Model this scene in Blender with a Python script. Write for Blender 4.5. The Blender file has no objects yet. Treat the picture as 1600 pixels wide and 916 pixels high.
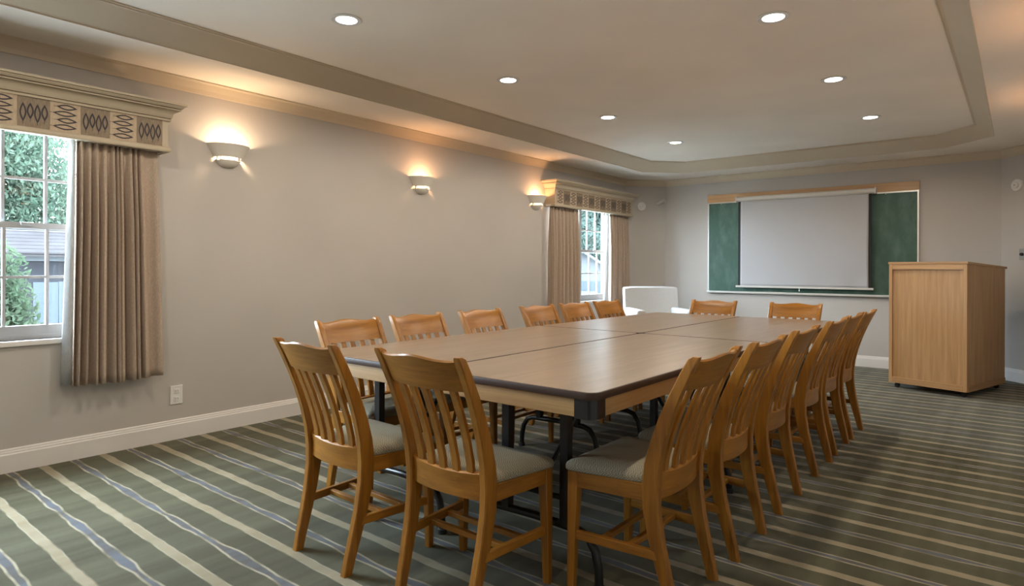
import bpy, bmesh, math, random
from mathutils import Vector, Matrix
random.seed(7)
PI = math.pi
scene = bpy.context.scene
COL = scene.collection

# ------------------------------------------------------------------ camera
F_PX, YAW, CAM_X, CAM_Z, ROLL = 985.6, math.radians(38.8), 4.42, 1.157, 0.0042
cam_data = bpy.data.cameras.new('camera')
cam_data.sensor_fit = 'HORIZONTAL'
cam_data.sensor_width = 36.0
cam_data.lens = 36.0 * F_PX / 1600.0
cam_data.shift_y = -(458.0 - 419.65) / 1600.0
cam_data.clip_start = 0.05
cam = bpy.data.objects.new('camera', cam_data)
COL.objects.link(cam)
_d = Vector((-math.sin(YAW), math.cos(YAW), 0)); _r = Vector((math.cos(YAW), math.sin(YAW), 0)); _u = Vector((0, 0, 1))
_rc = _r * math.cos(ROLL) + _u * math.sin(ROLL); _uc = _u * math.cos(ROLL) - _r * math.sin(ROLL)
M = Matrix((_rc, _uc, -_d)).transposed().to_4x4()
M.translation = Vector((CAM_X, 0, CAM_Z))
cam.matrix_world = M
scene.camera = cam

# ------------------------------------------------------------------ world, exposure
SKY_STRENGTH = 40.0
DOWN_W, SCONCE_W = 24.5, 4.6
DOWN_COL, SCONCE_COL = (1.0, 0.88, 0.70), (1.0, 0.52, 0.24)
world = bpy.data.worlds.new('overcast_sky'); scene.world = world
world.use_nodes = True
_bg = world.node_tree.nodes['Background']
_bg.inputs[0].default_value = (0.74, 0.87, 1.0, 1); _bg.inputs[1].default_value = SKY_STRENGTH
scene.cycles.sample_clamp_indirect = 6.0; scene.cycles.caustics_reflective = False; scene.cycles.blur_glossy = 1.0
scene.view_settings.view_transform = 'Standard'
scene.view_settings.look = 'None'
scene.view_settings.gamma = 1.0
scene.view_settings.use_curve_mapping = False
scene.view_settings.exposure = 0.73

# ------------------------------------------------------------------ materials
def new_mat(name, col=(.5, .5, .5), rough=.6, metal=0.0, spec=.5):
    m = bpy.data.materials.new(name); m.use_nodes = True
    b = m.node_tree.nodes['Principled BSDF']
    b.inputs['Base Color'].default_value = (*col, 1); b.inputs['Roughness'].default_value = rough
    b.inputs['Metallic'].default_value = metal; b.inputs['Specular IOR Level'].default_value = spec
    return m, m.node_tree, b
def N(nt, kind, **kw):
    n = nt.nodes.new(kind)
    for k, v in kw.items(): setattr(n, k, v)
    return n
def ramp(nt, fac, stops):
    r = N(nt, 'ShaderNodeValToRGB')
    e = r.color_ramp.elements
    while len(e) > 1: e.remove(e[-1])
    e[0].position = stops[0][0]; e[0].color = (*stops[0][1], 1)
    for p, c in stops[1:]:
        x = e.new(p); x.color = (*c, 1)
    nt.links.new(fac, r.inputs[0]); return r.outputs[0]
def math_n(nt, op, a, b=None, c=None):
    n = N(nt, 'ShaderNodeMath', operation=op)
    for i, v in enumerate((a, b, c)):
        if v is None: continue
        if isinstance(v, (int, float)): n.inputs[i].default_value = v
        else: nt.links.new(v, n.inputs[i])
    return n.outputs[0]
def mix_n(nt, fac, a, b):
    n = N(nt, 'ShaderNodeMix', data_type='RGBA')
    for i, v in ((0, fac), (6, a), (7, b)):
        if isinstance(v, (int, float)): n.inputs[i].default_value = v
        elif isinstance(v, tuple): n.inputs[i].default_value = (*v, 1)
        else: nt.links.new(v, n.inputs[i])
    return n.outputs[2]
def noise(nt, vec, scale, detail=3, rough=.5):
    n = N(nt, 'ShaderNodeTexNoise'); n.inputs['Scale'].default_value = scale
    n.inputs['Detail'].default_value = detail; n.inputs['Roughness'].default_value = rough
    nt.links.new(vec, n.inputs['Vector']); return n.outputs['Fac']
def coords(nt, scale=(1, 1, 1), which='Object'):
    t = N(nt, 'ShaderNodeTexCoord'); mp = N(nt, 'ShaderNodeMapping')
    mp.inputs['Scale'].default_value = scale
    nt.links.new(t.outputs[which], mp.inputs[0]); return mp.outputs[0]
def bump(nt, b, h, strength=.1, dist=.01):
    n = N(nt, 'ShaderNodeBump'); n.inputs['Strength'].default_value = strength; n.inputs['Distance'].default_value = dist
    nt.links.new(h, n.inputs['Height']); nt.links.new(n.outputs[0], b.inputs['Normal'])
def paint(name, col, rough=.7, grain=250, var=.04, bs=.05):
    m, nt, b = new_mat(name, col, rough, spec=.3)
    v = coords(nt)
    f = noise(nt, v, 1.3, 2)
    c2 = tuple(max(0, x * (1 - var)) for x in col); c1 = tuple(min(1, x * (1 + var)) for x in col)
    nt.links.new(ramp(nt, f, [(.3, c2), (.7, c1)]), b.inputs['Base Color'])
    bump(nt, b, noise(nt, v, grain, 2), bs, .002)
    return m
def wood(name, dark, light, axis, scale=1.0, rough=.38, spec=.5):
    m, nt, b = new_mat(name, light, rough, spec=spec)
    s = [38 * scale] * 3; s['xyz'.index(axis)] = 1.6 * scale
    v = coords(nt, tuple(s))
    s2 = [160 * scale] * 3; s2['xyz'.index(axis)] = 4 * scale
    f1 = noise(nt, v, 1.0, 4, .6); f2 = noise(nt, coords(nt, tuple(s2)), 1.0, 2, .5)
    f = math_n(nt, 'ADD', math_n(nt, 'MULTIPLY', f1, .7), math_n(nt, 'MULTIPLY', f2, .3))
    oi = N(nt, 'ShaderNodeObjectInfo')
    f = math_n(nt, 'ADD', f, math_n(nt, 'MULTIPLY', math_n(nt, 'SUBTRACT', oi.outputs['Random'], .5), .10))
    nt.links.new(ramp(nt, f, [(.32, dark), (.66, light)]), b.inputs['Base Color'])
    return m
MAT = {}
MAT['wall'] = paint('wall_paint', (.500, .470, .445), .75)
MAT['ceiling'] = paint('ceiling_paint', (.91, .84, .765), .8)
MAT['trim'] = paint('khaki_trim_paint', (.60, .505, .385), .5)
MAT['white'] = paint('white_trim_paint', (.74, .715, .70), .4)
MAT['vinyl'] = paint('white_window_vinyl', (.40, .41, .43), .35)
MAT['cornice'] = paint('cornice_paint', (.47, .40, .30), .5)
CW = [((.205, .078, .007), (.385, .160, .018))]
for ax in 'xyz':
    MAT['chair_' + ax] = wood('honey_oak_' + ax, *CW[0], ax, rough=.34)
    MAT['oak_' + ax] = wood('pale_oak_' + ax, (.37, .205, .09), (.53, .325, .16), ax, rough=.42)
    MAT['ply_' + ax] = wood('apron_ply_' + ax, (.34, .20, .075), (.47, .295, .125), ax, rough=.5)
MAT['rail_x'] = wood('board_rail_oak', (.44, .25, .12), (.56, .35, .18), 'x', rough=.4)

def laminate():
    m, nt, b = new_mat('oak_laminate', (.5, .34, .2), .28, spec=.65)
    f1 = noise(nt, coords(nt, (20, 1.3, 1)), 1.0, 3, .55)
    f2 = noise(nt, coords(nt, (55, 4, 1)), 1.0, 2, .5)
    f = math_n(nt, 'ADD', math_n(nt, 'MULTIPLY', f1, .65), math_n(nt, 'MULTIPLY', f2, .35))
    nt.links.new(ramp(nt, f, [(.33, (.195, .135, .090)), (.62, (.290, .212, .148))]), b.inputs['Base Color'])
    return m
MAT['laminate'] = laminate()
MAT['edge'] = new_mat('brown_vinyl_edge', (.060, .036, .027), .5, spec=.3)[0]
MAT['black'] = new_mat('black_enamel', (.011, .010, .010), .32)[0]
MAT['rubber'] = new_mat('black_rubber', (.012, .012, .012), .6)[0]

def carpet():
    m, nt, b = new_mat('striped_carpet', (.1, .1, .06), .95, spec=.12)
    t = N(nt, 'ShaderNodeTexCoord'); sp = N(nt, 'ShaderNodeSeparateXYZ')
    nt.links.new(t.outputs['Object'], sp.inputs[0])
    x, y = sp.outputs[0], sp.outputs[1]
    def vec(sx, sy):
        mp = N(nt, 'ShaderNodeMapping'); mp.inputs['Scale'].default_value = (sx, sy, 1)
        nt.links.new(t.outputs['Object'], mp.inputs[0]); return mp.outputs[0]
    PER, PH = .304, 1.147
    yb = math_n(nt, 'ADD', y, math_n(nt, 'MULTIPLY', x, .008))
    wob = math_n(nt, 'MULTIPLY', math_n(nt, 'SUBTRACT', noise(nt, vec(5.5, 1.7), 1.0, 2), .5), .020)
    q = math_n(nt, 'ADD', yb, wob)
    u = math_n(nt, 'DIVIDE', math_n(nt, 'SUBTRACT', q, PH), PER)
    fr = math_n(nt, 'FRACT', u)                                  # 0 at a cream stripe, .5 at a triple stripe
    dc = math_n(nt, 'MULTIPLY', math_n(nt, 'SUBTRACT', .5, math_n(nt, 'ABSOLUTE', math_n(nt, 'SUBTRACT', fr, .5))), PER)
    dt = math_n(nt, 'MULTIPLY', math_n(nt, 'ABSOLUTE', math_n(nt, 'SUBTRACT', fr, .5)), PER)
    def edge(dv, w, soft=.0025):
        mr = N(nt, 'ShaderNodeMapRange'); mr.inputs[3].default_value = 1; mr.inputs[4].default_value = 0
        nt.links.new(dv, mr.inputs[0])
        if isinstance(w, (int, float)): mr.inputs[1].default_value = w - soft; mr.inputs[2].default_value = w + soft
        else:
            nt.links.new(math_n(nt, 'SUBTRACT', w, soft), mr.inputs[1]); nt.links.new(math_n(nt, 'ADD', w, soft), mr.inputs[2])
        return mr.outputs[0]
    cream = edge(dc, .0225)
    half = math_n(nt, 'ADD', .0175, math_n(nt, 'MULTIPLY', math_n(nt, 'SUBTRACT', noise(nt, vec(4.2, 2.6), 1.0, 1), .5), .030))
    trip = edge(dt, math_n(nt, 'ADD', half, .0045))
    inner = edge(dt, math_n(nt, 'SUBTRACT', half, .0045))
    fibre = noise(nt, vec(420, 420), 1.0, 2)
    bandn = noise(nt, vec(7.0, .35), 1.0, 3, .6)
    base = ramp(nt, bandn, [(.36, (.058, .054, .027)), (.64, (.100, .096, .056))])
    creamc = ramp(nt, bandn, [(.3, (.24, .20, .125)), (.7, (.33, .285, .20))])
    bluec = ramp(nt, bandn, [(.35, (.085, .078, .07)), (.6, (.115, .125, .155))])
    thin = ramp(nt, noise(nt, vec(6, 3), 1.0, 2), [(.32, (.13, .11, .065)), (.55, (.36, .32, .23))])
    c = mix_n(nt, trip, base, thin); c = mix_n(nt, inner, c, bluec); c = mix_n(nt, cream, c, thin); c = mix_n(nt, edge(dc, .0180), c, creamc)
    fv = math_n(nt, 'ADD', .72, math_n(nt, 'MULTIPLY', fibre, .56))
    mul = N(nt, 'ShaderNodeMix', data_type='RGBA', blend_type='MULTIPLY'); mul.inputs[0].default_value = 1
    nt.links.new(c, mul.inputs[6])
    cc = N(nt, 'ShaderNodeCombineXYZ')
    for i in range(3): nt.links.new(fv, cc.inputs[i])
    nt.links.new(cc.outputs[0], mul.inputs[7])
    nt.links.new(mul.outputs[2], b.inputs['Base Color'])
    b.inputs['Sheen Weight'].default_value = .15
    bump(nt, b, fibre, .5, .004)
    return m
MAT['carpet'] = carpet()

def tweed():
    m, nt, b = new_mat('tweed_fabric', (.3, .26, .2), .95, spec=.15)
    v = coords(nt)
    ck = N(nt, 'ShaderNodeTexChecker'); ck.inputs['Scale'].default_value = 210
    ck.inputs[1].default_value = (.37, .335, .255, 1); ck.inputs[2].default_value = (.15, .13, .088, 1)
    nt.links.new(v, ck.inputs[0])
    n = noise(nt, v, 60, 3)
    nt.links.new(mix_n(nt, math_n(nt, 'MULTIPLY', n, .55), ck.outputs[0], (.26, .23, .175)), b.inputs['Base Color'])
    bump(nt, b, noise(nt, v, 400, 2), .4, .003)
    return m
MAT['tweed'] = tweed()
def fabric(name, c1, c2, scale=260, rough=.9):
    m, nt, b = new_mat(name, c1, rough, spec=.15)
    v = coords(nt, (1, 1, .25))
    nt.links.new(ramp(nt, noise(nt, v, scale, 2), [(.35, c1), (.65, c2)]), b.inputs['Base Color'])
    return m
MAT['drape'] = fabric('taupe_drape', (.39, .302, .240), (.47, .375, .305))
MAT['lining'] = fabric('white_lining', (.34, .34, .34), (.39, .39, .39))
MAT['sq_dark'] = fabric('umber_linen', (.225, .175, .13), (.29, .23, .172), 180)
MAT['sq_light'] = fabric('sand_linen', (.42, .33, .24), (.50, .40, .30), 180)
MAT['motif'] = new_mat('dark_print', (.045, .038, .045), .8)[0]
MAT['cream_fabric'] = fabric('cream_upholstery', (.44, .425, .41), (.49, .475, .46))
MAT['ceramic'] = paint('sconce_ceramic', (.72, .68, .62), .5)
MAT['screen'] = paint('projection_fabric', (.455, .455, .48), .7, var=.015)
MAT['screen_black'] = new_mat('screen_border', (.008, .008, .009), .7)[0]
MAT['metal_white'] = new_mat('off_white_enamel', (.62, .60, .57), .4)[0]
MAT['alu'] = new_mat('satin_aluminium', (.66, .66, .64), .35, .6)[0]
def chalk():
    m, nt, b = new_mat('green_chalkboard', (.05, .13, .095), .5, spec=.4)
    v = coords(nt, (3, 1, 1.2))
    nt.links.new(ramp(nt, noise(nt, v, 2.2, 6, .65), [(.45, (.040, .098, .072)), (.75, (.09, .155, .135))]), b.inputs['Base Color'])
    return m
MAT['chalk'] = chalk()
MAT['plastic_white'] = new_mat('white_plastic', (.74, .73, .72), .4)[0]
MAT['plate_grey'] = new_mat('grey_plate', (.35, .35, .35), .4, .3)[0]
def emit(name, col, s):
    m = bpy.data.materials.new(name); m.use_nodes = True; nt = m.node_tree
    nt.nodes.remove(nt.nodes['Principled BSDF'])
    e = N(nt, 'ShaderNodeEmission'); e.inputs[0].default_value = (*col, 1); e.inputs[1].default_value = s
    nt.links.new(e.outputs[0], nt.nodes['Material Output'].inputs[0]); return m
MAT['lamp_lens'] = emit('lit_lamp_lens', (1, .95, .88), 14)
MAT['bulb'] = emit('lit_bulb', (1, .72, .42), 7)
def glass():
    m = bpy.data.materials.new('window_glass'); m.use_nodes = True; nt = m.node_tree
    nt.nodes.remove(nt.nodes['Principled BSDF'])
    tr = N(nt, 'ShaderNodeBsdfTransparent'); tr.inputs[0].default_value = (.95, .98, .98, 1)
    gl = N(nt, 'ShaderNodeBsdfGlossy'); gl.inputs['Roughness'].default_value = .02
    mx = N(nt, 'ShaderNodeMixShader'); mx.inputs[0].default_value = .02
    nt.links.new(tr.outputs[0], mx.inputs[1]); nt.links.new(gl.outputs[0], mx.inputs[2])
    nt.links.new(mx.outputs[0], nt.nodes['Material Output'].inputs[0]); return m
MAT['glass'] = glass()
def leafmat(name, c1, c2):
    m, nt, b = new_mat(name, c1, .8, spec=.05)
    col = ramp(nt, noise(nt, coords(nt), 2.5, 3), [(.35, c1), (.65, c2)])
    nt.links.new(col, b.inputs['Base Color'])
    tl = N(nt, 'ShaderNodeBsdfTranslucent'); nt.links.new(col, tl.inputs[0])
    mx = N(nt, 'ShaderNodeMixShader'); mx.inputs[0].default_value = .5
    nt.links.new(b.outputs[0], mx.inputs[1]); nt.links.new(tl.outputs[0], mx.inputs[2])
    nt.links.new(mx.outputs[0], nt.nodes['Material Output'].inputs[0])
    return m
MAT['leaf1'] = leafmat('willow_leaves', (.032, .050, .036), (.052, .070, .052))
MAT['leaf2'] = leafmat('shrub_leaves', (.024, .036, .022), (.042, .052, .036))
MAT['leaf3'] = leafmat('far_leaves', (.022, .033, .028), (.031, .042, .037))
MAT['bark'] = paint('tree_bark', (0.0324, 0.0243, 0.0189), .9, var=.3)
MAT['bounce_ground'] = paint('pale_bounce_ground', (.46, .45, .42), .95, var=.15)  # ground made pale on purpose, bounces sky light up to the room ceiling
MAT['shingle'] = paint('weathered_shingle', (.0180, .0165, .0172), .85, var=.12)
MAT['siding'] = paint('slate_siding', (.0105, .0105, .0120), .8, var=.1)
MAT['fence'] = paint('weathered_fence', (.024, .028, .034), .8, var=.12)
MAT['white_roof'] = paint('white_metal_roof', (.034, .036, .039), .5)
MAT['pale_siding'] = paint('pale_siding', (.020, .024, .028), .7)
MAT['dark_glass'] = new_mat('dark_pane', (.006, .007, .008), .3, spec=.0)[0]
for k in ('leaf1', 'leaf2', 'leaf3', 'bark', 'shingle', 'siding', 'fence', 'white_roof', 'pale_siding'):
    MAT[k].node_tree.nodes['Principled BSDF'].inputs['Specular IOR Level'].default_value = 0.0

# ------------------------------------------------------------------ mesh helpers
class MB:
    def __init__(s): s.v = []; s.f = []
    def add(s, vs, fs):
        o = len(s.v); s.v += [tuple(v) for v in vs]; s.f += [tuple(i + o for i in f) for f in fs]; return s
    def box(s, x0, x1, y0, y1, z0, z1):
        vs = [(x, y, z) for z in (z0, z1) for y in (y0, y1) for x in (x0, x1)]
        return s.add(vs, [(0, 2, 3, 1), (4, 5, 7, 6), (0, 1, 5, 4), (1, 3, 7, 5), (3, 2, 6, 7), (2, 0, 4, 6)])
    def rings(s, rs, cap=True, closed=True):
        n = len(rs[0]); vs = [p for r in rs for p in r]; fs = []
        for i in range(len(rs) - 1):
            for j in range(n if closed else n - 1):
                k = (j + 1) % n
                fs.append((i * n + j, i * n + k, (i + 1) * n + k, (i + 1) * n + j))
        if cap:
            fs.append(tuple(reversed(range(n)))); fs.append(tuple((len(rs) - 1) * n + j for j in range(n)))
        return s.add(vs, fs)
    def tube(s, pts, r, n=10, square=False):
        pts = [Vector(p) for p in pts]; rs = []; up = None
        for i, p in enumerate(pts):
            a = pts[max(i - 1, 0)]; b = pts[min(i + 1, len(pts) - 1)]
            t = (b - a).normalized()
            if up is None:
                up = Vector((0, 0, 1)) if abs(t.z) < .9 else Vector((0, 1, 0))
            sd = t.cross(up).normalized(); up = sd.cross(t).normalized()
            if square: rs.append([p + sd * (r * a_) + up * (r * b_) for a_, b_ in ((-1, -1), (1, -1), (1, 1), (-1, 1))])
            else: rs.append([p + sd * (r * math.cos(2 * PI * k / n)) + up * (r * math.sin(2 * PI * k / n)) for k in range(n)])
        return s.rings(rs)
    def lathe(s, prof, n=32, a0=0, a1=2 * PI, axis='z', c=(0, 0, 0)):
        full = abs(a1 - a0 - 2 * PI) < 1e-6
        k = n if full else n + 1; vs = []; fs = []
        for (r, z) in prof:
            for i in range(k):
                a = a0 + (a1 - a0) * i / n
                p = (r * math.cos(a), r * math.sin(a), z)
                if axis == 'y': p = (p[0], p[2], p[1])
                vs.append((p[0] + c[0], p[1] + c[1], p[2] + c[2]))
        for j in range(len(prof) - 1):
            for i in range(n):
                i2 = (i + 1) % k
                fs.append((j * k + i, j * k + i2, (j + 1) * k + i2, (j + 1) * k + i))
        return s.add(vs, fs)
    def prism(s, poly, z0, z1):
        n = len(poly)
        return s.rings([[(x, y, z0) for x, y in poly], [(x, y, z1) for x, y in poly]])
    def build(s, name, mat, parent=None, smooth=False, bev=0, seg=2, sub=0, solid=0):
        me = bpy.data.meshes.new(name); me.from_pydata(s.v, [], s.f)
        bm = bmesh.new(); bm.from_mesh(me); bmesh.ops.remove_doubles(bm, verts=bm.verts, dist=1e-6)
        bmesh.ops.recalc_face_normals(bm, faces=bm.faces); bm.to_mesh(me); bm.free()
        me.materials.append(MAT[mat] if isinstance(mat, str) else mat)
        if smooth:
            for p in me.polygons: p.use_smooth = True
        o = bpy.data.objects.new(name, me); COL.objects.link(o)
        if parent: o.parent = parent
        if solid:
            q = o.modifiers.new('solid', 'SOLIDIFY'); q.thickness = solid; q.offset = 0
        if bev:
            q = o.modifiers.new('bevel', 'BEVEL'); q.width = bev; q.segments = seg; q.limit_method = 'ANGLE'; q.angle_limit = math.radians(40)
        if sub:
            q = o.modifiers.new('sub', 'SUBSURF'); q.levels = sub; q.render_levels = sub
        if smooth and (bev or sub == 0): me.set_sharp_from_angle(angle=math.radians(38))
        return o
def thing(name, label, cat, loc=(0, 0, 0), rz=0, group=None):
    o = bpy.data.objects.new(name, None); COL.objects.link(o); o.empty_display_size = .1
    o.location = loc; o.rotation_euler = (0, 0, rz); o['label'] = label; o['category'] = cat
    if group: o['group'] = group
    return o
def tag(o, label, cat, group=None):
    o['label'] = label; o['category'] = cat
    if group: o['group'] = group
    return o
def struct(o, label=None):
    o['kind'] = 'structure'
    if label: o['label'] = label
    return o
def dup(root, loc=None, rz=None, label=None):
    r = root.copy(); COL.objects.link(r)
    if loc is not None: r.location = loc
    if rz is not None: r.rotation_euler = (0, 0, rz)
    if label: r['label'] = label
    for ch in list(root.children):
        c = ch.copy(); COL.objects.link(c); c.parent = r
        for g in list(ch.children):
            q = g.copy(); COL.objects.link(q); q.parent = c
    return r
def rrect(x0, x1, y0, y1, r, n=6):
    out = []
    for cx, cy, a in ((x1 - r, y1 - r, 0), (x0 + r, y1 - r, 90), (x0 + r, y0 + r, 180), (x1 - r, y0 + r, 270)):
        for i in range(n + 1):
            t = math.radians(a + 90 * i / n); out.append((cx + r * math.cos(t), cy + r * math.sin(t)))
    return out
def sweep(mb, path, prof, closed=False):
    """path: xy points, room on the left-hand side; prof: (inward offset, z), mitred at corners"""
    n = len(path); rs = []
    for i in range(n):
        p = Vector(path[i])
        a = Vector(path[i - 1]) if (i > 0 or closed) else None
        b = Vector(path[(i + 1) % n]) if (i < n - 1 or closed) else None
        ns = []
        for s_, e_ in ((a, p), (p, b)):
            if s_ is None or e_ is None: continue
            t = (e_ - s_).normalized(); ns.append(Vector((-t.y, t.x)))
        if len(ns) == 2:
            m = (ns[0] + ns[1]).normalized(); m = m / max(.2, m.dot(ns[0]))
        else: m = ns[0]
        rs.append([(p.x + m.x * d, p.y + m.y * d, z) for d, z in prof])
    if closed: rs.append(rs[0])
    mb.rings(rs, cap=not closed); return mb

# ------------------------------------------------------------------ room shell
RX, Y0, Y1, ZC, ZT = 4.77, -1.30, 8.52, 2.44, 2.562
CH = .42
OUT = [(0, Y0), (RX, Y0), (RX, Y1 - .50), (RX - .50, Y1), (CH, Y1), (0, Y1 - CH)]      # counter-clockwise
WT = .16
WIN = [(-.02, 1.45), (6.22, 7.69)]
WZ0, WZ1 = .735, 2.0
floor = MB().prism(OUT, -.05, 0).build('floor', 'carpet'); struct(floor, 'olive carpet with cream stripes and grey blue triple stripes')
mb = MB()
ys = [Y0 - WT, WIN[0][0], WIN[0][1], WIN[1][0], WIN[1][1], Y1 - CH]
for i in (0, 2, 4): mb.box(-WT, 0, ys[i], ys[i + 1], 0, ZT + .1)
for a, b in WIN:
    mb.box(-WT, 0, a, b, 0, WZ0); mb.box(-WT, 0, a, b, WZ1, ZT + .1)
struct(mb.build('wall_left', 'wall'), 'long beige wall with two windows and three sconces')
def wallseg(name, p, q, label):
    p = Vector(p); q = Vector(q); t = (q - p).normalized(); n = Vector((t.y, -t.x)) * WT
    poly = [p, q, q + n, p + n]
    struct(MB().prism([(v.x, v.y) for v in poly], 0, ZT + .1).build(name, 'wall'), label)
wallseg('wall_near', (0 - WT, Y0), (RX + WT, Y0), 'beige wall behind the viewer')
wallseg('wall_right', (RX, Y0), (RX, Y1 - .5), 'beige wall at the right side of the room')
wallseg('wall_corner_right', OUT[2], OUT[3], 'narrow angled beige wall behind the lectern')
wallseg('wall_far', OUT[3], OUT[4], 'beige end wall holding the chalkboard')
wallseg('wall_corner_left', OUT[4], OUT[5], 'narrow angled beige wall between window and chalkboard wall')
# ceiling: lower border with a raised tray
TX0, TX1, TY0, TY1 = .54, 4.23, Y0 + .54, 7.99
tc = .42
TR = [(TX0, TY0 + tc), (TX0 + tc, TY0), (TX1 - tc, TY0), (TX1, TY0 + tc), (TX1, TY1 - tc), (TX1 - tc, TY1), (TX0 + tc, TY1), (TX0, TY1 - tc)]
bm = bmesh.new()
lo = []
for poly in (OUT, TR):
    vs = [bm.verts.new((x, y, ZC)) for x, y in poly]
    es = [bm.edges.new((vs[i], vs[(i + 1) % len(vs)])) for i in range(len(vs))]
    lo.append((vs, es))
bmesh.ops.triangle_fill(bm, use_beauty=True, use_dissolve=False, edges=lo[0][1] + lo[1][1])
up = [bm.verts.new((x, y, ZT)) for x, y in TR]
tv = lo[1][0]
for i in range(len(TR)):
    k = (i + 1) % len(TR); bm.faces.new((tv[i], tv[k], up[k], up[i]))
bm.faces.new(up)
me = bpy.data.meshes.new('ceiling'); bm.to_mesh(me); bm.free(); me.materials.append(MAT['ceiling'])
ceil = bpy.data.objects.new('ceiling', me); COL.objects.link(ceil); struct(ceil, 'pale beige ceiling with a raised tray')
cap = MB().box(-WT, RX + WT, Y0 - WT, Y1 + WT, ZT + .1, ZT + .2).build('roof_slab', 'ceiling'); struct(cap)
# mouldings
crown = [(0, 2.352), (.008, 2.352), (.010, 2.362), (.016, 2.385), (.026, 2.408), (.040, 2.425), (.046, 2.430), (.046, ZC)]
struct(sweep(MB(), OUT, crown, True).build('trim_1', 'trim', smooth=True), 'khaki cove moulding where walls meet the ceiling')
trayp = [(-.003, ZC), (0, 2.437), (.003, 2.484), (.018, 2.486), (.018, 2.504), (.027, 2.504), (.027, 2.486), (.056, 2.494), (.056, 2.514), (.066, 2.514), (.066, 2.496)]
for i in range(8):
    a = PI / 2 * i / 7
    trayp.append((.068 + .066 * (1 - math.cos(a)), 2.500 + .046 * math.sin(a)))
trayp += [(.140, 2.546), (.142, 2.553), (.152, 2.553), (.152, ZT)]
struct(sweep(MB(), TR, trayp, True).build('trim_2', 'trim', smooth=True), 'khaki stepped moulding around the ceiling tray')
base = [(0, 0), (.017, 0), (.017, .100), (.013, .107), (.013, .113), (.009, .121), (.009, .127), (.005, .132), (0, .133)]
for nm, pth in (('left', [OUT[5], OUT[0]]), ('corner_left', [OUT[4], OUT[5]]), ('far', [OUT[3], OUT[4]]),
                ('corner_right', [OUT[2], OUT[3]]), ('right', [OUT[1], OUT[2]]), ('near', [OUT[0], OUT[1]])):
    struct(sweep(MB(), pth, base).build('baseboard_' + nm, 'white'))

# ------------------------------------------------------------------ windows
def window(n, y0, y1):
    w = thing('window_%d' % n, 'white double hung window with small panes', 'window'); del w['category']; struct(w)
    xf0, xf1 = -.13, -.045                        # frame depth
    mb = MB()
    mb.box(xf0, xf1, y0, y0 + .03, WZ0, WZ1).box(xf0, xf1, y1 - .03, y1, WZ0, WZ1)
    mb.box(xf0, xf1, y0 + .03, y1 - .03, WZ1 - .03, WZ1).box(xf0, xf1, y0 + .03, y1 - .03, WZ0, WZ0 + .025)
    mb.build('frame', 'vinyl', w)
    MB().box(-.15, .022, y0 - .02, y1 + .02, WZ0 - .03, WZ0).build('sill', 'white', w, bev=.004)
    mid = (y0 + y1) / 2
    MB().box(xf0, xf1 + .01, mid - .03, mid + .03, WZ0 + .025, WZ1 - .03).build('mullion', 'vinyl', w)
    zm = 1.39
    for a, b in ((y0 + .03, mid - .03), (mid + .03, y1 - .03)):
        for (z0, z1, x0, x1) in ((zm - .022, WZ1 - .03, -.115, -.085), (WZ0 + .025, zm + .022, -.083, -.053)):
            mb = MB(); st = .030; rb = .055 if z0 < 1 else .036; rt = .036
            mb.box(x0, x1, a, a + st, z0, z1).box(x0, x1, b - st, b, z0, z1)
            mb.box(x0, x1, a + st, b - st, z0, z0 + rb).box(x0, x1, a + st, b - st, z1 - rt, z1)
            sash = mb.build('sash', 'vinyl', w)
            ga, gb, gz0, gz1 = a + st, b - st, z0 + rb, z1 - rt
            pw = (gb - ga) / 3; ph = (gz1 - gz0) / 2; xm = (x0 + x1) / 2
            for k in (1, 2): MB().box(xm - .010, xm + .010, ga + pw * k - .008, ga + pw * k + .008, gz0, gz1).build('muntin', 'vinyl', sash)
            MB().box(xm - .009, xm + .009, ga, gb, gz0 + ph - .008, gz0 + ph + .008).build('muntin', 'vinyl', sash)
            pm = None
            for i in range(3):
                for j in range(2):
                    if pm is None:
                        pm = MB().box(-.002, .002, 0, pw - .017, 0, ph - .017).build('pane', 'glass', sash); o = pm
                    else:
                        o = pm.copy(); COL.objects.link(o)
                    o.location = (xm, ga + pw * i + .0085, gz0 + ph * j + .0085)
    MB().box(-.053, -.035, (mid + y1) / 2 - .03, (mid + y1) / 2 + .03, zm + .004, zm + .022).build('sash_lock', 'vinyl', w, bev=.003)
    return w
window(1, *WIN[0]); window(2, *WIN[1])
for a, b in WIN:                                   # sampling portals: guide sky light through the openings, emit nothing
    l = bpy.data.lights.new('window_portal', 'AREA'); l.shape = 'RECTANGLE'; l.size = WZ1 - WZ0; l.size_y = b - a; l.cycles.is_portal = True
    o = bpy.data.objects.new('window_portal', l); COL.objects.link(o)
    o.location = (-WT - .01, (a + b) / 2, (WZ0 + WZ1) / 2); o.rotation_euler = (0, -PI / 2, 0)

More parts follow.
